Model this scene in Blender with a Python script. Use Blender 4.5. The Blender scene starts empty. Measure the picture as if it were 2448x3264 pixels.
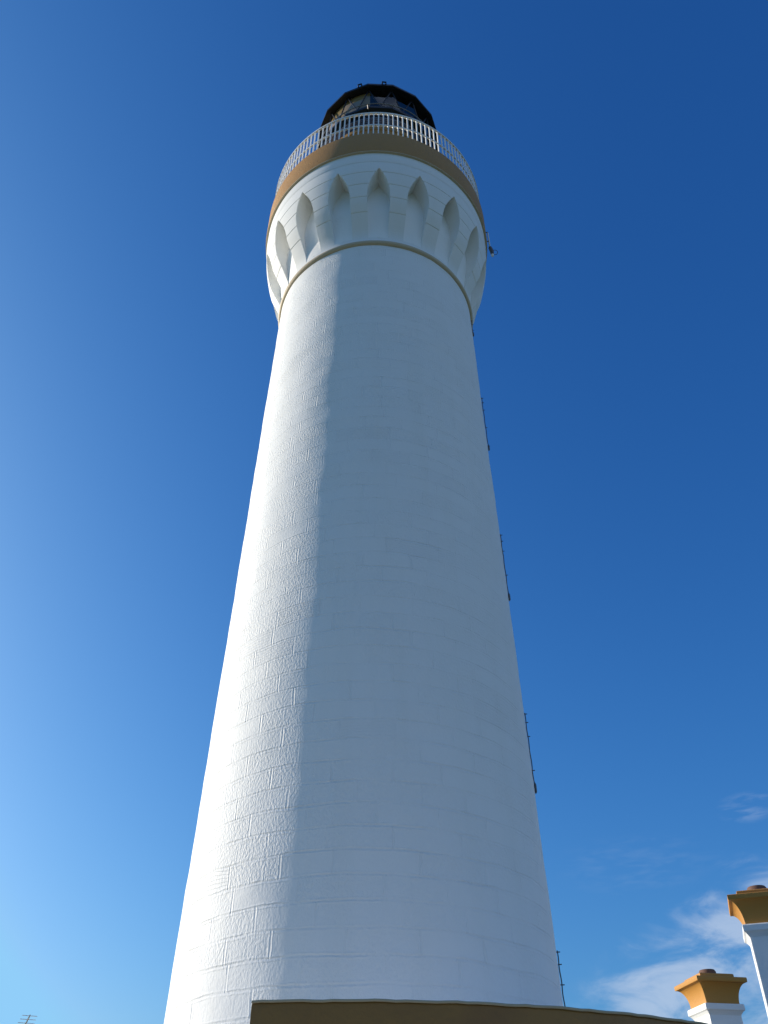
import bpy, bmesh, math, random
from math import sin, cos, tan, pi, radians, sqrt, atan2
from mathutils import Vector, Matrix
random.seed(7)
S = bpy.context.scene
COL = S.collection

# ------------------------------------------------------------------ camera
CZ = 1.6                                   # eye height
D = 14.0                                   # distance of the tower axis
F_PX, PITCH, ROLL, YAW = 2640.0, 0.7133, -0.0027, 0.0176
cam = bpy.data.cameras.new("camera"); co = bpy.data.objects.new("camera", cam); COL.objects.link(co)
R_ = Vector((cos(YAW), -sin(YAW), 0)); Fh = Vector((sin(YAW), cos(YAW), 0)); Z_ = Vector((0, 0, 1))
Fw = Fh*cos(PITCH) + Z_*sin(PITCH); U_ = -Fh*sin(PITCH) + Z_*cos(PITCH)
R2 = R_*cos(ROLL) - U_*sin(ROLL); U2 = R_*sin(ROLL) + U_*cos(ROLL)
m = Matrix((R2, U2, -Fw)).transposed().to_4x4(); m.translation = Vector((0, 0, CZ))
co.matrix_world = m
cam.sensor_fit = 'VERTICAL'; cam.sensor_height = 36.0; cam.sensor_width = 27.0
cam.lens = F_PX/3264*36.0
cam.clip_start = 0.05; cam.clip_end = 20000
S.camera = co

# ------------------------------------------------------------------ sun and sky
SUN_EL = radians(18)
SUN_AZ = radians(-69.5)                      # from +Y, negative = towards -X (left)
SKY_STRENGTH = 0.081
SKY_CAP = (2.4, 5.2, 8.0)
SKY_CURVE = ((1.6, .339), (1.2, .855), (.93, 1.72))     # (gamma, gain) for red, green, blue
EXPOSURE = 0.55
sdir = Vector((sin(SUN_AZ)*cos(SUN_EL), cos(SUN_AZ)*cos(SUN_EL), sin(SUN_EL)))
sl = bpy.data.lights.new("sun", 'SUN'); sl.energy = 4.1; sl.angle = radians(0.5); sl.color = (1.0, 0.90, 0.77)
so = bpy.data.objects.new("sun", sl); COL.objects.link(so)
so.rotation_euler = sdir.to_track_quat('Z', 'Y').to_euler(); so.location = (-30, 10, 40)

W = bpy.data.worlds.new("World"); S.world = W; W.use_nodes = True
nt = W.node_tree; nt.nodes.clear()
def N(t, tree=None, **k):
    n = (tree or nt).nodes.new(t)
    for a, b in k.items(): setattr(n, a, b)
    return n
def mth(tree, op, a, b=None, c=None, clamp=False):
    n = tree.nodes.new('ShaderNodeMath'); n.operation = op; n.use_clamp = clamp
    for i, v in enumerate((a, b, c)):
        if v is None: continue
        if isinstance(v, (int, float)): n.inputs[i].default_value = v
        else: tree.links.new(v, n.inputs[i])
    return n.outputs[0]
def smooth(tree, v, lo, hi):
    n = tree.nodes.new('ShaderNodeMapRange'); n.interpolation_type = 'SMOOTHSTEP'
    tree.links.new(v, n.inputs['Value']); n.inputs['From Min'].default_value = lo; n.inputs['From Max'].default_value = hi
    return n.outputs['Result']
sky = N('ShaderNodeTexSky', sky_type='NISHITA'); sky.sun_disc = False
sky.sun_elevation = SUN_EL; sky.sun_rotation = SUN_AZ
sky.air_density = 1.0; sky.dust_density = 2.5; sky.ozone_density = 2.5
# the camera's colour response to the sky: deeper, cleaner blue than the raw model
ssp = N('ShaderNodeSeparateColor'); nt.links.new(sky.outputs[0], ssp.inputs[0]); scb = N('ShaderNodeCombineColor')
for i_, (g_, k_) in enumerate(SKY_CURVE):
    nt.links.new(mth(nt, 'MINIMUM', mth(nt, 'MULTIPLY', mth(nt, 'POWER', ssp.outputs[i_], g_), k_), SKY_CAP[i_]), scb.inputs[i_])
tc = N('ShaderNodeTexCoord'); sx = N('ShaderNodeSeparateXYZ'); nt.links.new(tc.outputs['Generated'], sx.inputs[0])
az = mth(nt, 'MULTIPLY', mth(nt, 'ARCTAN2', sx.outputs[0], sx.outputs[1]), 57.29578)
el = mth(nt, 'MULTIPLY', mth(nt, 'ARCSINE', sx.outputs[2]), 57.29578)
# flat cloud-layer coordinates in degrees
cc = N('ShaderNodeCombineXYZ'); nt.links.new(az, cc.inputs[0]); nt.links.new(el, cc.inputs[1])
mp = N('ShaderNodeMapping'); mp.inputs['Rotation'].default_value = (0, 0, radians(-32)); mp.inputs['Scale'].default_value = (0.16, 0.36, 1)
nt.links.new(cc.outputs[0], mp.inputs[0])
nz = N('ShaderNodeTexNoise'); nz.inputs['Scale'].default_value = 1.5; nz.inputs['Detail'].default_value = 7; nz.inputs['Roughness'].default_value = .58; nz.inputs['Distortion'].default_value = .45
nt.links.new(mp.outputs[0], nz.inputs['Vector'])
wisp = smooth(nt, nz.outputs[0], .32, .64)
top = mth(nt, 'MULTIPLY_ADD', az, .45, 5.8)                      # upper limit of the cloud in degrees
dtop = mth(nt, 'SUBTRACT', top, el)
edge = smooth(nt, mth(nt, 'ADD', dtop, mth(nt, 'MULTIPLY_ADD', nz.outputs[0], 6.0, -3.0)), -.5, 3.2)
azm = smooth(nt, az, 10.5, 17.0)
cl = mth(nt, 'MULTIPLY', mth(nt, 'MULTIPLY', wisp, edge), mth(nt, 'MULTIPLY', azm, .64))
# thin separate streak
mp2 = N('ShaderNodeMapping'); mp2.inputs['Rotation'].default_value = (0, 0, radians(28)); mp2.inputs['Scale'].default_value = (0.5, 2.2, 1)
nt.links.new(cc.outputs[0], mp2.inputs[0])
nz2 = N('ShaderNodeTexNoise'); nz2.inputs['Scale'].default_value = 1.0; nz2.inputs['Detail'].default_value = 5; nz2.inputs['Distortion'].default_value = .3
nt.links.new(mp2.outputs[0], nz2.inputs['Vector'])
def spot(a0, e0, ra, re):
    d = mth(nt, 'ADD', mth(nt, 'POWER', mth(nt, 'DIVIDE', mth(nt, 'SUBTRACT', az, a0), ra), 2), mth(nt, 'POWER', mth(nt, 'DIVIDE', mth(nt, 'SUBTRACT', el, e0), re), 2))
    return mth(nt, 'SUBTRACT', 1.0, smooth(nt, d, 0.0, 1.0))
st = mth(nt, 'MULTIPLY', mth(nt, 'MULTIPLY', smooth(nt, nz2.outputs[0], .42, .68), spot(25.0, 19.6, 2.2, 1.0)), .18)
st2 = mth(nt, 'MULTIPLY', mth(nt, 'MULTIPLY', smooth(nt, nz2.outputs[0], .40, .7), spot(17.5, 17.2, 6.0, 2.0)), .05)
cl = mth(nt, 'ADD', cl, mth(nt, 'ADD', st, st2))
mx = N('ShaderNodeMix', data_type='RGBA'); nt.links.new(cl, mx.inputs[0]); nt.links.new(scb.outputs[0], mx.inputs[6])
mx.inputs[7].default_value = (4.6, 5.5, 6.9, 1)
bg = N('ShaderNodeBackground'); bg.inputs[1].default_value = SKY_STRENGTH
nt.links.new(mx.outputs[2], bg.inputs[0]); wo = N('ShaderNodeOutputWorld'); nt.links.new(bg.outputs[0], wo.inputs[0])
S.view_settings.view_transform = 'Standard'; S.view_settings.look = 'None'; S.view_settings.gamma = 1; S.view_settings.exposure = EXPOSURE
S.render.engine = 'CYCLES'; S.cycles.max_bounces = 8

# ------------------------------------------------------------------ materials
def mat(name, col, rough=.6, metal=0, spec=.5, noise=None, bump=None):
    """noise=(scale, amount, second colour)  bump=(scale, metres)"""
    M = bpy.data.materials.new(name); M.use_nodes = True; t = M.node_tree
    b = t.nodes['Principled BSDF']; b.inputs['Base Color'].default_value = (*col, 1)
    b.inputs['Roughness'].default_value = rough; b.inputs['Metallic'].default_value = metal; b.inputs['Specular IOR Level'].default_value = spec
    g = t.nodes.new('ShaderNodeTexCoord')
    if noise:
        n = t.nodes.new('ShaderNodeTexNoise'); n.inputs['Scale'].default_value = noise[0]; n.inputs['Detail'].default_value = 6
        t.links.new(g.outputs['Object'], n.inputs[0])
        x = t.nodes.new('ShaderNodeMix'); x.data_type = 'RGBA'; x.inputs[6].default_value = (*col, 1); x.inputs[7].default_value = (*noise[2], 1)
        t.links.new(mth(t, 'MULTIPLY', smooth(t, n.outputs[0], .35, .7), noise[1]), x.inputs[0]); t.links.new(x.outputs[2], b.inputs['Base Color'])
    if bump:
        n = t.nodes.new('ShaderNodeTexNoise'); n.inputs['Scale'].default_value = bump[0]; n.inputs['Detail'].default_value = 4
        t.links.new(g.outputs['Object'], n.inputs[0])
        u = t.nodes.new('ShaderNodeBump'); u.inputs['Distance'].default_value = bump[1]; u.inputs['Strength'].default_value = 1
        t.links.new(n.outputs[0], u.inputs['Height']); t.links.new(u.outputs[0], b.inputs['Normal'])
    return M

def masonry(name, col, course, width, amp=1.0, smoothing=1.0):
    """painted ashlar under thick paint: UV is (metres round, metres up)"""
    M = bpy.data.materials.new(name); M.use_nodes = True; t = M.node_tree
    b = t.nodes['Principled BSDF']; b.inputs['Roughness'].default_value = .68; b.inputs['Specular IOR Level'].default_value = .3
    uv = t.nodes.new('ShaderNodeUVMap'); uv.uv_map = 'uv'
    s = t.nodes.new('ShaderNodeSeparateXYZ'); t.links.new(uv.outputs[0], s.inputs[0])
    g = t.nodes.new('ShaderNodeTexCoord')
    big = t.nodes.new('ShaderNodeTexNoise'); big.inputs['Scale'].default_value = 1.1; big.inputs['Detail'].default_value = 3; t.links.new(g.outputs['Object'], big.inputs[0])
    wob = mth(t, 'MULTIPLY_ADD', big.outputs[0], .09, -.045)
    v = mth(t, 'ADD', s.outputs[1], wob)
    row = mth(t, 'DIVIDE', v, course)
    rf = mth(t, 'FLOOR', row); fr = mth(t, 'FRACT', row)
    dh = mth(t, 'MULTIPLY', mth(t, 'MINIMUM', fr, mth(t, 'SUBTRACT', 1.0, fr)), course)        # metres to a bed joint
    w = mth(t, 'ADD', mth(t, 'DIVIDE', mth(t, 'ADD', s.outputs[0], wob), width), mth(t, 'MULTIPLY', rf, 37.37))
    v1 = t.nodes.new('ShaderNodeTexVoronoi'); v1.voronoi_dimensions = '1D'; v1.feature = 'DISTANCE_TO_EDGE'; v1.inputs['Scale'].default_value = 1; v1.inputs['Randomness'].default_value = .55
    t.links.new(w, v1.inputs['W'])
    v2 = t.nodes.new('ShaderNodeTexVoronoi'); v2.voronoi_dimensions = '1D'; v2.feature = 'F1'; v2.inputs['Scale'].default_value = 1; v2.inputs['Randomness'].default_value = .55
    t.links.new(w, v2.inputs['W'])
    dv = mth(t, 'MULTIPLY', v1.outputs['Distance'], width)
    cs = t.nodes.new('ShaderNodeSeparateColor'); t.links.new(v2.outputs['Color'], cs.inputs[0])
    rnd, rnd2 = cs.outputs[0], cs.outputs[1]
    # tooled / harled face, strength varies block by block
    mp = t.nodes.new('ShaderNodeMapping'); mp.inputs['Scale'].default_value = (30, 17, 1); t.links.new(uv.outputs[0], mp.inputs[0])
    n1 = t.nodes.new('ShaderNodeTexNoise'); n1.inputs['Scale'].default_value = 1; n1.inputs['Detail'].default_value = 3; n1.inputs['Roughness'].default_value = .55; t.links.new(mp.outputs[0], n1.inputs[0])
    grit = mth(t, 'MULTIPLY', smooth(t, n1.outputs[0], .3, .72), mth(t, 'MULTIPLY_ADD', rnd, .0042*amp, .0014*amp))
    n2 = t.nodes.new('ShaderNodeTexNoise'); n2.inputs['Scale'].default_value = 6; n2.inputs['Detail'].default_value = 3; t.links.new(g.outputs['Object'], n2.inputs[0])
    lump = mth(t, 'MULTIPLY', n2.outputs[0], .004*amp)
    # joint: shallow groove with a proud paint lip
    jn = t.nodes.new('ShaderNodeTexNoise'); jn.inputs['Scale'].default_value = 2.3; jn.inputs['Detail'].default_value = 3; t.links.new(g.outputs['Object'], jn.inputs[0])
    fade = smooth(t, jn.outputs[0], .36, .60)
    fine = t.nodes.new('ShaderNodeTexNoise'); fine.inputs['Scale'].default_value = 9; fine.inputs['Detail'].default_value = 2; t.links.new(g.outputs['Object'], fine.inputs[0])
    def joint(d):
        d = mth(t, 'ADD', d, mth(t, 'MULTIPLY_ADD', fine.outputs[0], .022, -.011))
        gr = mth(t, 'MULTIPLY', mth(t, 'SUBTRACT', 1.0, smooth(t, d, 0.0, .020)), -.0034*smoothing)
        lip = mth(t, 'MULTIPLY', mth(t, 'SUBTRACT', 1.0, smooth(t, mth(t, 'ABSOLUTE', mth(t, 'SUBTRACT', d, .026)), 0.0, .019)), .0029*smoothing)
        return mth(t, 'MULTIPLY', mth(t, 'ADD', gr, lip), mth(t, 'MULTIPLY_ADD', fade, .65, .35))
    step = mth(t, 'MULTIPLY', rnd2, .003*amp)
    # some blocks carry stray trowel ridges
    tr = mth(t, 'MULTIPLY', mth(t, 'SUBTRACT', 1.0, smooth(t, mth(t, 'ABSOLUTE', mth(t, 'SINE', mth(t, 'MULTIPLY_ADD', v, 62.0, mth(t, 'MULTIPLY', big.outputs[0], 9.0)))), 0.0, .35)),
             mth(t, 'MULTIPLY', mth(t, 'GREATER_THAN', cs.outputs[2], .95), -.003*amp))
    h = mth(t, 'ADD', mth(t, 'ADD', mth(t, 'ADD', grit, lump), mth(t, 'ADD', joint(dh), joint(dv))), mth(t, 'ADD', step, tr))
    u = t.nodes.new('ShaderNodeBump'); u.inputs['Distance'].default_value = 1.0; u.inputs['Strength'].default_value = 1
    t.links.new(h, u.inputs['Height']); t.links.new(u.outputs[0], b.inputs['Normal'])
    # paint: faint weathering and rain streaks
    mp3 = t.nodes.new('ShaderNodeMapping'); mp3.inputs['Scale'].default_value = (2.2, .12, 1); t.links.new(uv.outputs[0], mp3.inputs[0])
    n3 = t.nodes.new('ShaderNodeTexNoise'); n3.inputs['Scale'].default_value = 1; n3.inputs['Detail'].default_value = 6; t.links.new(mp3.outputs[0], n3.inputs[0])
    x = t.nodes.new('ShaderNodeMix'); x.data_type = 'RGBA'; x.inputs[6].default_value = (*col, 1); x.inputs[7].default_value = (col[0]*.975, col[1]*.975, col[2]*.965, 1)
    t.links.new(smooth(t, n3.outputs[0], .4, .75), x.inputs[0]); t.links.new(x.outputs[2], b.inputs['Base Color'])
    return M

WHITE = (.80, .81, .80); OCHRE = (.40, .21, .055)
M = dict(
    shaft=masonry('painted_ashlar', WHITE, .315, .95),
    corbel=masonry('painted_ashlar_smooth', WHITE, .47, 1.15, .35, 0.0),
    white=mat('white_paint', WHITE, .6, bump=(14, .003)),
    niche=mat('niche_white_lifted', (.86, .86, .84), .6, bump=(14, .004)),  # whiter than the faces, to offset the shade inside the recesses
    buff=mat('buff_paint', (.52, .43, .30), .6, bump=(20, .006)),
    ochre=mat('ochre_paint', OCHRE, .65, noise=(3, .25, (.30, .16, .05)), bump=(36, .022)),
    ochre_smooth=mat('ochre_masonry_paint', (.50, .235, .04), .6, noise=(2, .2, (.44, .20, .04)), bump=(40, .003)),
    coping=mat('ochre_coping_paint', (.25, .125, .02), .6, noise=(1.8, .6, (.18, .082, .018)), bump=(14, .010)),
    lead=mat('lead_flashing', (.38, .33, .22), .8),
    black=mat('black_metal', (.007, .009, .017), .42, .0, .4, noise=(3, .5, (.012, .015, .026))),
    rail=mat('white_rail_paint', (.80, .81, .80), .4),
    blind=mat('cream_blind', (.46, .30, .13), .8, noise=(1.2, .4, (.37, .24, .10))),
    grate=mat('galvanised_grating', (.25, .25, .25), .4, .6),
    dark=mat('dark_metal', (.09, .09, .095), .4, .3),
    lens=mat('lens_glass', (.10, .14, .2), .08, .0, 1.0),
    pot=mat('clay_pot', (.15, .08, .055), .8, noise=(6, .5, (.12, .05, .035))),
    slate=mat('slate_roof', (.08, .085, .1), .6, noise=(2, .6, (.13, .13, .14)), bump=(8, .02)),
    metal=mat('aluminium', (.42, .43, .46), .35, .8),
    yard_bounce=mat('pale_bounce_yard', (.58, .54, .48), .9, noise=(.8, .6, (.48, .44, .39)), bump=(6, .02)),  # paleness chosen for the light it reflects up the tower
    grass=mat('grass_field', (.05, .085, .025), .9, noise=(.15, .7, (.09, .10, .04))),
)
def glass_mat():
    m_ = bpy.data.materials.new('lantern_glass'); m_.use_nodes = True; t = m_.node_tree; t.nodes.clear()
    o = t.nodes.new('ShaderNodeOutputMaterial'); tr = t.nodes.new('ShaderNodeBsdfTransparent'); tr.inputs[0].default_value = (.82, .86, .86, 1)
    gl = t.nodes.new('ShaderNodeBsdfGlossy'); gl.inputs['Roughness'].default_value = .02
    lw = t.nodes.new('ShaderNodeLayerWeight'); lw.inputs['Blend'].default_value = .5
    fr = mth(t, 'MULTIPLY_ADD', mth(t, 'POWER', lw.outputs['Facing'], 5.0), .92, .06)
    mxs = t.nodes.new('ShaderNodeMixShader'); t.links.new(fr, mxs.inputs[0]); t.links.new(tr.outputs[0], mxs.inputs[1]); t.links.new(gl.outputs[0], mxs.inputs[2]); t.links.new(mxs.outputs[0], o.inputs[0])
    return m_
M['glass'] = glass_mat()

# ------------------------------------------------------------------ helpers
def tag(o, label=None, cat=None, group=None, kind=None):
    if label: o['label'] = label
    if cat: o['category'] = cat
    if group: o['group'] = group
    if kind: o['kind'] = kind
    return o
def empty(name, loc, rz=0):
    o = bpy.data.objects.new(name, None); COL.objects.link(o); o.location = loc; o.rotation_euler = (0, 0, rz); return o
def copy_tree(o, parent=None):
    c = o.copy(); COL.objects.link(c); c.parent = parent
    for ch in list(o.children): copy_tree(ch, c)
    return c

class MB:
    def __init__(s): s.v = []; s.f = []; s.uv = []
    def vert(s, p): s.v.append(tuple(p)); return len(s.v)-1
    def face(s, idx, uv=None): s.f.append(tuple(idx)); s.uv.append(uv)
    def quad(s, a, b, c, d):
        i = len(s.v); s.v += [tuple(a), tuple(b), tuple(c), tuple(d)]; s.face((i, i+1, i+2, i+3))
    def grid(s, rows, uvs=None, close=False):
        n = len(rows[0]); base = len(s.v)
        for r in rows: s.v += [tuple(p) for p in r]
        for i in range(len(rows)-1):
            for j in range(n-1 if not close else n):
                k = (j+1) % n
                u = None
                if uvs: u = (uvs[i][j], uvs[i][k] if k else uvs[i][j], uvs[i+1][k] if k else uvs[i+1][j], uvs[i+1][j])
                s.face((base+i*n+j, base+i*n+k, base+(i+1)*n+k, base+(i+1)*n+j), u)
    def box(s, c, sz, rot=None):
        c = Vector(c); hx, hy, hz = sz[0]/2, sz[1]/2, sz[2]/2
        P = [Vector((x, y, z)) for z in (-hz, hz) for x, y in ((-hx, -hy), (hx, -hy), (hx, hy), (-hx, hy))]
        if rot is not None: P = [rot @ p for p in P]
        b = len(s.v); s.v += [tuple(c+p) for p in P]
        for f in ((3, 2, 1, 0), (4, 5, 6, 7), (0, 1, 5, 4), (1, 2, 6, 5), (2, 3, 7, 6), (3, 0, 4, 7)): s.face([b+i for i in f])
    def tube(s, pts, r, n=8, caps=True):
        pts = [Vector(p) for p in pts]; rings = []
        prev = None
        for i, p in enumerate(pts):
            d = (pts[min(i+1, len(pts)-1)]-pts[max(i-1, 0)]).normalized()
            if prev is None:
                a = d.cross(Vector((0, 0, 1)));
                if a.length < 1e-3: a = d.cross(Vector((1, 0, 0)))
            else: a = prev - d*prev.dot(d)
            a.normalize(); prev = a; b = d.cross(a)
            rr = r[i] if isinstance(r, (list, tuple)) else r
            rings.append([p+(a*cos(2*pi*k/n)+b*sin(2*pi*k/n))*rr for k in range(n)])
        base = len(s.v); s.grid(rings, close=True)
        if caps:
            s.face([base+k for k in range(n)][::-1]); s.face([base+(len(rings)-1)*n+k for k in range(n)])
    def build(s, name, material, parent=None, smooth=False, bevel=0, loc=None, angle=None):
        me = bpy.data.meshes.new(name); me.from_pydata(s.v, [], s.f)
        if any(u for u in s.uv):
            l = me.uv_layers.new(name='uv'); k = 0
            for f, u in zip(s.f, s.uv):
                for j in range(len(f)):
                    l.data[k].uv = u[j] if u else (0, 0); k += 1
        bm = bmesh.new(); bm.from_mesh(me)
        bmesh.ops.remove_doubles(bm, verts=bm.verts, dist=1e-5); bmesh.ops.recalc_face_normals(bm, faces=bm.faces)
        if bevel: bmesh.ops.bevel(bm, geom=[e for e in bm.edges if len(e.link_faces) == 2 and e.calc_face_angle(0) > .6], offset=bevel, segments=2, profile=.6, affect='EDGES', clamp_overlap=True)
        for f in bm.faces: f.smooth = smooth
        if smooth and angle:
            for e in bm.edges:
                if len(e.link_faces) == 2 and e.calc_face_angle(0) > angle: e.smooth = False
        bm.to_mesh(me); bm.free()
        o = bpy.data.objects.new(name, me); COL.objects.link(o); me.materials.append(material)
        if parent: o.parent = parent
        if loc: o.location = loc
        return o

def P(phi, r, h):
    """tower-local polar point: phi in degrees from the side facing the camera, positive to the right; h above eye height"""
    a = radians(phi); return (r*sin(a), -r*cos(a), h+CZ)
def rev(mb, prof, phis, close=False, uvr=None):
    rows = [[P(a, r, h) for a in phis] for r, h in prof]
    uvs = None
    if uvr:
        uvs = [[(radians(a)*uvr, h) for a in phis] for r, h in prof]
    mb.grid(rows, uvs, close)
def frange(a, b, n): return [a+(b-a)*i/n for i in range(n+1)]
ALL = frange(-180, 180, 180)
def revolve(name, prof, material, parent, smooth=True, angle=.5, phis=None, bevel=0):
    mb = MB(); rev(mb, prof, phis or ALL); return mb.build(name, material, parent, smooth, bevel=bevel, angle=angle)

# ------------------------------------------------------------------ ground
mb = MB(); rr = [0, 20, 60, 200, 800, 4000]
mb.grid([[(r*cos(2*pi*k/64), r*sin(2*pi*k/64), 0) for k in range(64)] for r in rr], close=True)
tag(mb.build('ground', M['grass']), kind='structure')
mb = MB(); mb.grid([[(x, y, .004) for x in (-8, 4.5)] for y in (1, 19)])  # unseen patch, added and sized to bounce sunlight onto the lower tower only
tag(mb.build('bounce_yard', M['yard_bounce']), kind='structure')

# ------------------------------------------------------------------ the lighthouse
LH = empty('lighthouse', (0, D, 0))
tag(LH, 'tall tapering white lighthouse tower with corbelled gallery and black lantern', 'lighthouse')
K = .0156
def cone(h): return D*.2073 - K*h
H_T = 18.83
from mathutils import noise as mnoise
phis = frange(-180, 180, 396); hh_ = frange(-CZ, H_T, 190)
def uneven(a, h):                          # hand-set stones: a few millimetres in and out
    x, y = cos(radians(a))*2.9, sin(radians(a))*2.9
    return .0065*mnoise.noise(Vector((x/.55, y/.55, h/.34))) + .009*mnoise.noise(Vector((x/1.3+7, y/1.3, h/1.1)))
mb = MB(); mb.grid([[P(a, cone(h)+uneven(a, h), h) for a in phis] for h in hh_], [[(radians(a)*2.9, h) for a in phis] for h in hh_])
mb.build('tower_shaft', M['shaft'], LH, True)

# string course (half-round)
mb = MB(); c = []
for k in range(13):
    a = -pi/2 + pi*k/12
    c.append((cone(H_T)+.0 + .075*cos(a), H_T + .085*sin(a)))
rev(mb, c, ALL); mb.build('string_course', M['buff'], LH, True)

# corbelled course with pointed niches
FP = [(18.90, 2.603), (19.15, 2.607), (19.37, 2.655), (19.62, 2.755), (19.9, 2.87), (20.25, 3.01), (20.65, 3.11), (21.0, 3.18), (21.3, 3.23), (21.55, 3.255), (21.84, 3.27)]
def WF(h): return 2.600+.34*(catm(min(h, 20.2))-2.603)
def catm(h):
    pts = FP
    for i in range(len(pts)-1):
        if pts[i][0] <= h <= pts[i+1][0]+1e-9:
            p0 = pts[max(i-1, 0)]; p1 = pts[i]; p2 = pts[i+1]; p3 = pts[min(i+2, len(pts)-1)]
            t = (h-p1[0])/(p2[0]-p1[0]); m1 = (p2[1]-p0[1])/(p2[0]-p0[0]); m2 = (p3[1]-p1[1])/(p3[0]-p1[0]); dx = p2[0]-p1[0]
            return (2*t**3-3*t**2+1)*p1[1]+(t**3-2*t**2+t)*dx*m1+(-2*t**3+3*t**2)*p2[1]+(t**3-t**2)*dx*m2
    return pts[-1][1]
NN = 18; PITCHA = 360/NN; OFF = .6
H_AP, H_SP, H_BT = 21.51, 20.50, 19.12
A0 = .285*PITCHA
JOINTS = [21.33, 20.86, 20.39, 19.92]
def F(h):
    g = 0
    for j in JOINTS:
        d = abs(h-j)
        if d < .016: g = .022*(1-d/.016)
    return catm(h)-g
def half(h):
    if h >= H_AP: return 0
    if h <= H_SP: return A0*(1-.04*(h-H_SP)/(H_BT-H_SP)) if h >= H_BT else 0
    t = (h-H_SP)/(H_AP-H_SP)
    return A0*(1-t**1.75)
hs = set([H_BT, H_SP, H_AP, 21.84, 18.9])
hs |= set(round(18.9+i*(21.84-18.9)/60, 4) for i in range(61))
hs |= set(round(H_SP+(H_AP-H_SP)*i/24, 4) for i in range(25))
for j in JOINTS: hs |= {j-.016, j-.001, j+.001, j+.016}
hs = sorted(hs)
CB = empty('corbel_course', (0, 0, 0)); CB.parent = LH
front = MB()
up = [h for h in hs if h >= H_BT]; lo = [h for h in hs if h <= H_BT]
rev(front, [(F(h), h) for h in lo], ALL, uvr=2.9)
for n in range(NN):
    c0 = OFF+n*PITCHA
    if c0 > 180: c0 -= 360
    for sgn in (-1, 1):
        rows = []; uvs = []
        for h in up:
            a = half(h) if h > H_BT else half(H_BT)
            row = []
            for k in range(7):
                s_ = a+(PITCHA/2-a)*k/6
                row.append(P(c0+sgn*s_, F(h), h))
            rows.append(row); uvs.append([(radians(c0+sgn*(a+(PITCHA/2-a)*k/6))*2.9, h) for k in range(7)])
        front.grid(rows, uvs)
    nb = MB()
    nu = [h for h in up if h <= H_AP]
    # back wall
    nb.grid([[P(c0+half(h)*F(h)/WF(h)*(k/4-1), WF(h), h) for k in range(9)] for h in nu])
    # reveals and soffit
    for sgn in (-1, 1):
        nb.grid([[P(c0+sgn*half(h)*F(h)/(WF(h)+(F(h)-WF(h))*k/3), WF(h)+(F(h)-WF(h))*k/3, h) for k in range(4)] for h in nu])
    # sill
    nb.grid([[P(c0+half(H_BT)*(k/4-1), r, H_BT) for k in range(9)] for r in (WF(H_BT), F(H_BT))])
    nb.build('niche', M['niche'], CB, True, angle=.6)
cf = front.build('corbel_face', M['corbel'], CB, True, angle=.35)

# plain white band, soffit and ochre fascia
revolve('cornice_band', [(F(21.84)+.001, 21.80), (3.285, 21.845), (3.285, 22.27), (3.0, 22.27)], M['white'], LH, angle=.6)
revolve('gallery_fascia', [(3.1, 22.30), (3.345, 22.285), (3.352, 22.33), (3.352, 23.28), (3.335, 23.335), (3.26, 23.36), (1.6, 23.38)], M['ochre'], LH, angle=.6)
revolve('drip_moulding', [(3.28, 22.262), (3.345, 22.262), (3.345, 22.29), (3.2, 22.30)], M['buff'], LH, angle=.6)

# railing ------------------------------------------------------------
RL = empty('gallery_railing', (0, 0, 0)); RL.parent = LH
RR = 3.27; H0, HM, HT = 23.36, 23.98, 24.72
NB = 144; BP = 360/NB
def ring(mb, r, h0, h1, t):
    rev(mb, [(r-t, h0), (r+t, h0), (r+t, h1), (r-t, h1), (r-t, h0)], frange(-180, 180, 216))
mb = MB(); ring(mb, RR, HT, HT+.055, .03); mb.build('top_rail', M['rail'], RL, True, angle=.5)
mb = MB(); ring(mb, RR, HM-.02, HM+.02, .022); mb.build('middle_rail', M['rail'], RL, True, angle=.5)
def baluster(mb, phi):
    w = .0175; t = .016
    def sec(ww, h): return [P(phi-math.degrees(ww/RR), RR+t, h), P(phi+math.degrees(ww/RR), RR+t, h), P(phi+math.degrees(ww/RR), RR-t, h), P(phi-math.degrees(ww/RR), RR-t, h)]
    half_p = radians(BP)*RR/2
    rows = [sec(w, H0-.02)]
    for top_ in (HM-.018, HT+.002):
        for k in range(6):                                # rounded spandrels under each rail
            a = k/5*pi/2; rows.append(sec(w+(half_p-w)*.98*(1-cos(a)), top_-.055+.055*sin(a)))
        if top_ < HT: rows.append(sec(w, HM+.018))
    mb.grid(rows, close=True)
angs = sorted([-180+BP*i for i in range(NB)], key=lambda a: abs(a-4))
for a in angs[:98]:
    b_ = MB(); baluster(b_, a); b_.build('baluster', M['rail'], RL)
b_ = MB()
for a in angs[98:]: baluster(b_, a)
tag(b_.build('baluster_row', M['rail'], RL), kind='stuff')

# lantern ------------------------------------------------------------
LN = empty('lantern', (0, 0, 0)); LN.parent = LH
GR = 2.0; G0, G1 = 28.25, 29.54; MUR = 26.85
revolve('murette', [(1.93, 23.37), (1.93, 26.62), (1.97, 26.66), (1.97, MUR), (1.6, MUR)], M['ochre'], LN, angle=.5)
fac = [-10+22.5*k for k in range(-8, 9)]
facs = sorted(set([((a+180) % 360)-180 for a in fac])); 
def poly(prof, name, m_, bevel=0):
    mb = MB(); rows = [[P(a, r, h) for a in facs] for r, h in prof]; mb.grid(rows, close=True); return mb.build(name, m_, LN, False, bevel)
poly([(1.84, MUR), (1.84, G0-.22), (2.02, G0-.10), (2.03, G0), (1.70, G0)], 'lantern_base_wall', M['black'])
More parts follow.
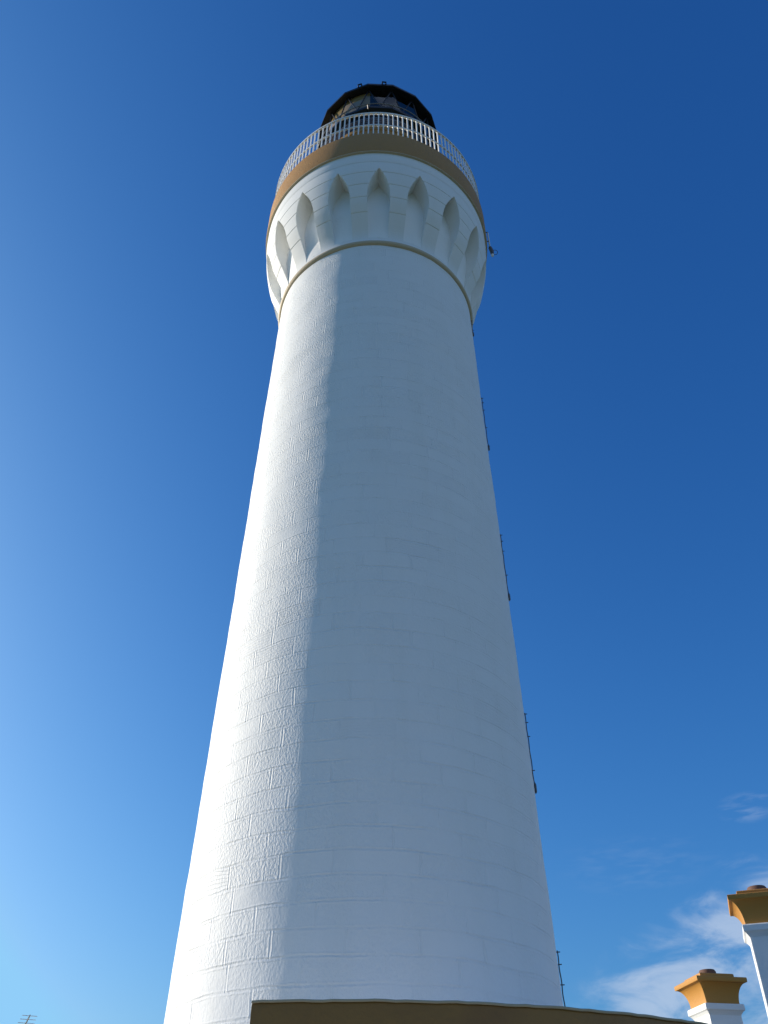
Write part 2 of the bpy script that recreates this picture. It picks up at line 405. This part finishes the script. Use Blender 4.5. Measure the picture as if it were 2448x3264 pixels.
# grating walkway
mb = MB()
for k in range(90):
    a = -180+4*k; p0 = Vector(P(a, 1.86, 27.05)); p1 = Vector(P(a, 2.14, 27.05))
    d = (p1-p0).normalized(); s_ = Vector((-d.y, d.x, 0))*.012
    mb.quad(p0-s_, p0+s_, p1+s_, p1-s_); 
    for q in range(3):
        a2 = a+q*1.33; p0 = Vector(P(a2, 1.86, 27.06)); p1 = Vector(P(a2, 2.14, 27.06)); d = (p1-p0).normalized(); s_ = Vector((-d.y, d.x, 0))*.008
        mb.box((p0+p1)/2, (.28, .012, .03), Matrix.Rotation(atan2(d.y, d.x), 3, 'Z'))
for r in (1.88, 1.945, 2.01, 2.075, 2.13):
    rev(mb, [(r-.006, 27.03), (r+.006, 27.03), (r+.006, 27.075), (r-.006, 27.075), (r-.006, 27.03)], frange(-180, 180, 90))
mb.build('walkway_grating', M['grate'], LN)
mb = MB(); mb.tube([P(a, 2.15, 28.08) for a in frange(-180, 180, 96)], .018, 6, False)
mb.build('handrail', M['grate'], LN, True)
mb = MB()
for a in facs:
    mb.tube([P(a, 1.85, 28.0), P(a, 2.15, 28.08)], .014, 5)
    mb.build('handrail_bracket', M['black'], LN); mb = MB()
# panes and astragals : zigzag between the sill ring and the eave ring
topv = facs; nfa = len(facs)
for i, a in enumerate(facs):
    b = facs[(i+1) % nfa]; b = b if b > a else b+360
    mid = (a+b)/2
    rb = GR*cos(radians(11.25))
    T0, T1, B0 = Vector(P(a, GR, G1)), Vector(P(b, GR, G1)), Vector(P(mid, rb, G0))
    prevmid = a-11.25; Bp = Vector(P(prevmid, rb, G0))
    mb = MB(); i0 = [mb.vert(v) for v in (T0, T1, B0)]; mb.face(i0); mb.build('pane', M['glass'], LN)
    mb = MB(); i0 = [mb.vert(v) for v in (T0, B0, Bp)]; mb.face(i0); mb.build('pane', M['glass'], LN)
    mb = MB(); mb.tube([T0*1.0, B0*1.0], .023, 6); mb.build('astragal', M['black'], LN)
    mb = MB(); mb.tube([T0*1.0, Bp*1.0], .023, 6); mb.build('astragal', M['black'], LN)
# blinds inside the glass on the left-hand side
mb = MB(); rev(mb, [(1.91, G0+.02), (1.91, G1-.0)], frange(-172, -9, 60)); rev(mb, [(1.90, G0+.02), (1.90, G1-.0)], frange(-172, -9, 60))
mb.build('blind', M['blind'], LN, True)
revolve('lens', [(.35, 28.2), (.62, 28.35), (.70, 28.6), (.60, 28.62), (.72, 28.9), (.60, 28.92), (.66, 29.2), (.4, 29.4)], M['lens'], LN, phis=frange(-180, 180, 48))
revolve('lantern_floor', [(.02, 28.2), (1.8, 28.2)], M['black'], LN, phis=frange(-180, 180, 48))
# eave, dome, vent
poly([(1.85, G1+.005), (2.15, G1-.04), (2.20, G1-.04), (2.20, G1+.06), (2.12, G1+.10), (1.95, G1+.12)], 'eave_gutter', M['black'])
dome = []
for k in range(13):
    a = pi/2*k/12; dome.append((max(1.95*cos(a), .02), G1+.25+1.35*sin(a)))
revolve('dome', dome, M['black'], LN, phis=frange(-180, 180, 64))
revolve('vent', [(.30, 30.9), (.28, 31.3), (.42, 31.35), (.42, 31.5), (.25, 31.7), (.05, 31.78), (.03, 32.4), (.01, 32.4)], M['black'], LN, phis=frange(-180, 180, 32))
for a in (4.5, -17.5):
    mb = MB(); mb.tube([P(a-1.6, 2.16, G1+.06), P(a-1.6, 2.21, G1+.11), P(a+1.6, 2.21, G1+.11), P(a+1.6, 2.16, G1+.06)], .03, 6)
    mb.build('eave_handle', M['black'], LN)
mb = MB(); mb.tube([P(74, 2.0, 27.0), P(77, 2.16, 26.6), P(79, 2.24, 26.1), P(79, 2.2, 25.6)], .03, 6); mb.build('ladder_hook', M['black'], LN)

# ------------------------------------------------------------------ conductor runs down the right-hand edge
def silh(h): return cone(h)
def cable(h0, h1, n_extra, phi, label):
    e = empty('cable_run', (0, D, 0))
    tag(e, label, 'cable', 'dark cable runs clipped down the tower')
    mb = MB()
    pts = []
    n = 24
    for i in range(n+1):
        h = h1+(h0-h1)*i/n
        pts.append(P(phi, silh(h)+.014+.004*sin(i*.9), h))
    mb.tube(pts, .010, 6); mb.build('cable', M['dark'], e, True)
    hh = [h1-.02-.30*k*.55 for k in range(2)]; k = h1-.45
    while k > h0: hh.append(k); k -= .62
    for h in hh:
        mb = MB(); mb.tube([P(phi, silh(h)-.01, h), P(phi, silh(h)+.055, h)], .008, 6); mb.build('clip', M['dark'], e)
    mb = MB(); mb.tube([P(phi, silh(h0)+.018, h0+.14), P(phi, silh(h0)+.022, h0+.1), P(phi, silh(h0)+.022, h0-.02), P(phi, silh(h0)+.018, h0-.05)], [.010, .022, .022, .010], 8); mb.build('end_cap', M['dark'], e)
    return e
cable(17.95, 18.6, 1, 79.5, 'short dark cable run on the tower edge just under the buff string course')
cable(13.66, 15.45, 1, 79.5, 'dark clipped cable run on the right edge of the tower, next below the short one')
cable(9.45, 11.1, 1, 79.5, 'dark clipped cable run on the right edge half way up the white tower')
cable(5.55, 6.97, 1, 79.5, 'dark clipped cable run on the lower right edge of the white tower')
cable(2.0, 3.12, 1, 79.5, 'lowest dark clipped cable run, just above the ochre coping')

# instrument hanging on the right of the gallery fascia
IN = empty('gallery_lamp', (0, D, 0)); tag(IN, 'small dark lamp on a white rod hanging beside the ochre gallery band', 'lamp')
mb = MB(); mb.tube([P(81, 3.42, 22.98), P(81, 3.42, 22.10)], .022, 8); mb.build('rod', M['rail'], IN, True)
mb = MB(); mb.tube([P(80, 3.33, 22.9), P(80, 3.41, 22.9)], .016, 6); mb.tube([P(80, 3.33, 22.4), P(80, 3.41, 22.4)], .016, 6); mb.build('bracket', M['dark'], IN)
mb = MB(); mb.tube([P(80, 3.41, 22.10), P(80, 3.42, 22.04), P(81, 3.46, 21.92), P(81, 3.46, 21.8), P(81, 3.46, 21.76)], [.025, .055, .06, .05, .025], 12); mb.build('lamp_body', M['dark'], IN, True)
mb = MB(); mb.tube([P(81, 3.46, 21.75), P(81, 3.46, 21.67)], [.045, .03], 10); mb.build('lamp_lens', M['white'], IN, True)
mb = MB(); hc = Vector(P(81, 3.54, 21.86)); mb.tube([hc+Vector((.085*cos(a), -.65*.07*sin(a), .76*.07*sin(a))) for a in frange(0, 2*pi, 24)], .008, 6, False); mb.build('guard_hoop', M['dark'], IN, True)

# ------------------------------------------------------------------ curved building round the tower's foot
BB = empty('base_building', (0, D, 0))
tag(BB, 'low curved building wrapped round the tower foot, with ochre coping', 'building')
RB = 5.8; HB = 1.50; A1, A2 = -9.9, 168
ph = frange(A1, A2, 200)
def wv(a): return .0022*sin(a*1.9)+.0022*sin(a*.77+1)+.0012*sin(a*4.1)
mb = MB()
prof = [(0, -.62), (.10, -.62), (.10, -.04), (.085, -.012), (.05, 0), (-.25, .0)]
rows = [[P(a, RB-.10+dr, HB+dz+(wv(a) if dz > -.1 else 0)) for a in ph] for dr, dz in prof]
mb.grid(rows)
for a in (A1, A2):       # end return
    i0 = [mb.vert(P(a, RB-.10+dr, HB+dz+(wv(a) if dz > -.1 else 0))) for dr, dz in prof]+[mb.vert(P(a, RB-.35, HB-.62))]; mb.face(i0)
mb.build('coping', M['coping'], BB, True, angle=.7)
mb = MB(); a0, a1 = A1+.4, A2-.4; pw = frange(a0, a1, 160)
rows = [[P(a, RB-.1, h) for a in pw] for h in (-CZ, HB-.6)]; mb.grid(rows)
for a in (a0, a1):
    mb.quad(P(a, RB-.1, -CZ), P(a, 2.5, -CZ), P(a, 2.5, HB-.3), P(a, RB-.1, HB-.3))
mb.build('wall', M['white'], BB, True, angle=.6)
mb = MB(); mb.grid([[P(a, r, HB-.3) for a in pw] for r in (RB-.3, 2.7)]); mb.build('flat_roof', M['white'], BB)  # roof out of view, made white to throw light onto the tower foot
mb = MB(); pf = frange(A1, A2, 200)
rows = [[P(a, RB+dr, HB+dz+wv(a)) for a in pf] for dr, dz in ((-.004, -.016), (.008, -.012), (.004, .006), (-.04, .010), (-.3, .012))]; mb.grid(rows)
mb.build('lead_edge', M['lead'], BB, True)

# ------------------------------------------------------------------ chimneys of the keepers' cottages
def square_prof(mb, prof, taper=0):
    rows = [[(sx*w_/2, sy*w_/2, z) for sx, sy in ((-1, -1), (1, -1), (1, 1), (-1, 1))] for w_, z in prof]
    mb.grid(rows, close=True)
    b = len(mb.v)-4*len(prof); mb.face([b+3, b+2, b+1, b]); e = len(mb.v)-4; mb.face([e, e+1, e+2, e+3])
def chimney(x, y, rz, ztop, sc, label, potpos, pots=1):
    """ztop = height of the lip's underside"""
    e = empty('chimney', (x, y, 0), rz); tag(e, label, 'chimney', 'white chimneys with flared ochre caps')
    s = .66*sc; zb = ztop-.36*sc                     # foot of the flare
    mb = MB(); square_prof(mb, [(s+.09, 2.2), (s, zb-.16*sc)]); mb.build('shaft', M['white'], e, bevel=.012)
    mb = MB(); square_prof(mb, [(s+.005, zb-.19*sc), (s+.03*sc, zb-.165*sc), (s+.09*sc, zb-.125*sc), (s+.15*sc, zb-.105*sc), (s+.15*sc, zb-.02*sc), (s+.13*sc, zb)]); mb.build('necking_band', M['white'], e, bevel=.008)
    mb = MB(); pr = []
    w0, w1 = s+.03*sc, 1.04*sc
    for k in range(15):
        t = k/14*pi/2; pr.append((w0+(w1-w0)*(1-cos(t)), zb+.002+(ztop-zb)*sin(t)))
    pr += [(w1+.01, ztop+.012), (w1+.012, ztop+.075*sc), (w1-.01, ztop+.085*sc)]
    square_prof(mb, pr)
    c = mb.build('flared_cap', M['ochre_smooth'], e, True, angle=.5)
    mb = MB(); square_prof(mb, [(.72*sc, ztop+.07*sc), (.72*sc, ztop+.165*sc), (.69*sc, ztop+.175*sc)]); mb.build('top_slab', M['ochre_smooth'], e, bevel=.008)
    for px, py in potpos:
        mb = MB(); rows = [[(px+r*cos(2*pi*k/24), py+r*sin(2*pi*k/24), z) for k in range(24)] for r, z in ((.17*sc, ztop+.15*sc), (.17*sc, ztop+.26*sc), (.15*sc, ztop+.295*sc), (.10*sc, ztop+.30*sc), (.10*sc, ztop+.2*sc))]
        mb.grid(rows, close=True); mb.build('chimney_pot', M['pot'], e, True, angle=.6)
    return e
chimney(6.94, 18.76, radians(8), 5.30, 1.0, 'smaller, farther chimney with its sunlit ochre face, just above the ochre coping', [(0, 0)])
chimney(6.78, 15.09, radians(-20.5), 5.82, 1.0, 'nearer chimney cut by the right edge of the photo, its cap in shade', [(0, 0)])
CT = empty('cottage', (8.6, 17.2, 0)); tag(CT, 'low white slate roofed cottage standing under the two ochre capped chimneys', 'house')
mb = MB(); mb.box((0, 0, 1.3), (5.2, 8.6, 2.6)); mb.build('wall', M['white'], CT)
mb = MB(); a = [(-2.8, -4.5, 2.6), (2.8, -4.5, 2.6), (0, -4.5, 3.5)]; b = [(-2.8, 4.5, 2.6), (2.8, 4.5, 2.6), (0, 4.5, 3.5)]
i0 = [mb.vert(v) for v in a+b]; mb.face((0, 1, 2)); mb.face((5, 4, 3)); mb.face((0, 3, 4, 1)); mb.face((1, 4, 5, 2)); mb.face((2, 5, 3, 0)); mb.build('roof', M['slate'], CT)

# ------------------------------------------------------------------ television aerial
AE = empty('television_aerial', (-4.92, 14.1, 0)); tag(AE, 'thin television aerial with short cross rods at the lower left edge', 'aerial')
tip = Vector((0, 0, 3.95)); bd = Vector((-.2, .5, 0)).normalized(); cr = Vector((bd.y, -bd.x, 0))
mb = MB(); mb.tube([tip-bd*.02, tip+bd*2.6], .011, 6); mb.build('boom', M['metal'], AE)
for k in range(8):
    c_ = tip+bd*(.02+.31*k); L = .105+.008*k
    mb = MB(); mb.tube([c_-cr*L, c_+cr*L], .0045, 6); mb.build('cross_rod', M['metal'], AE)
mb = MB(); mb.tube([tip+bd*1.8-Vector((0, 0, 3.95)), tip+bd*1.8+Vector((0, 0, .05))], .025, 8); mb.build('mast', M['metal'], AE, True)
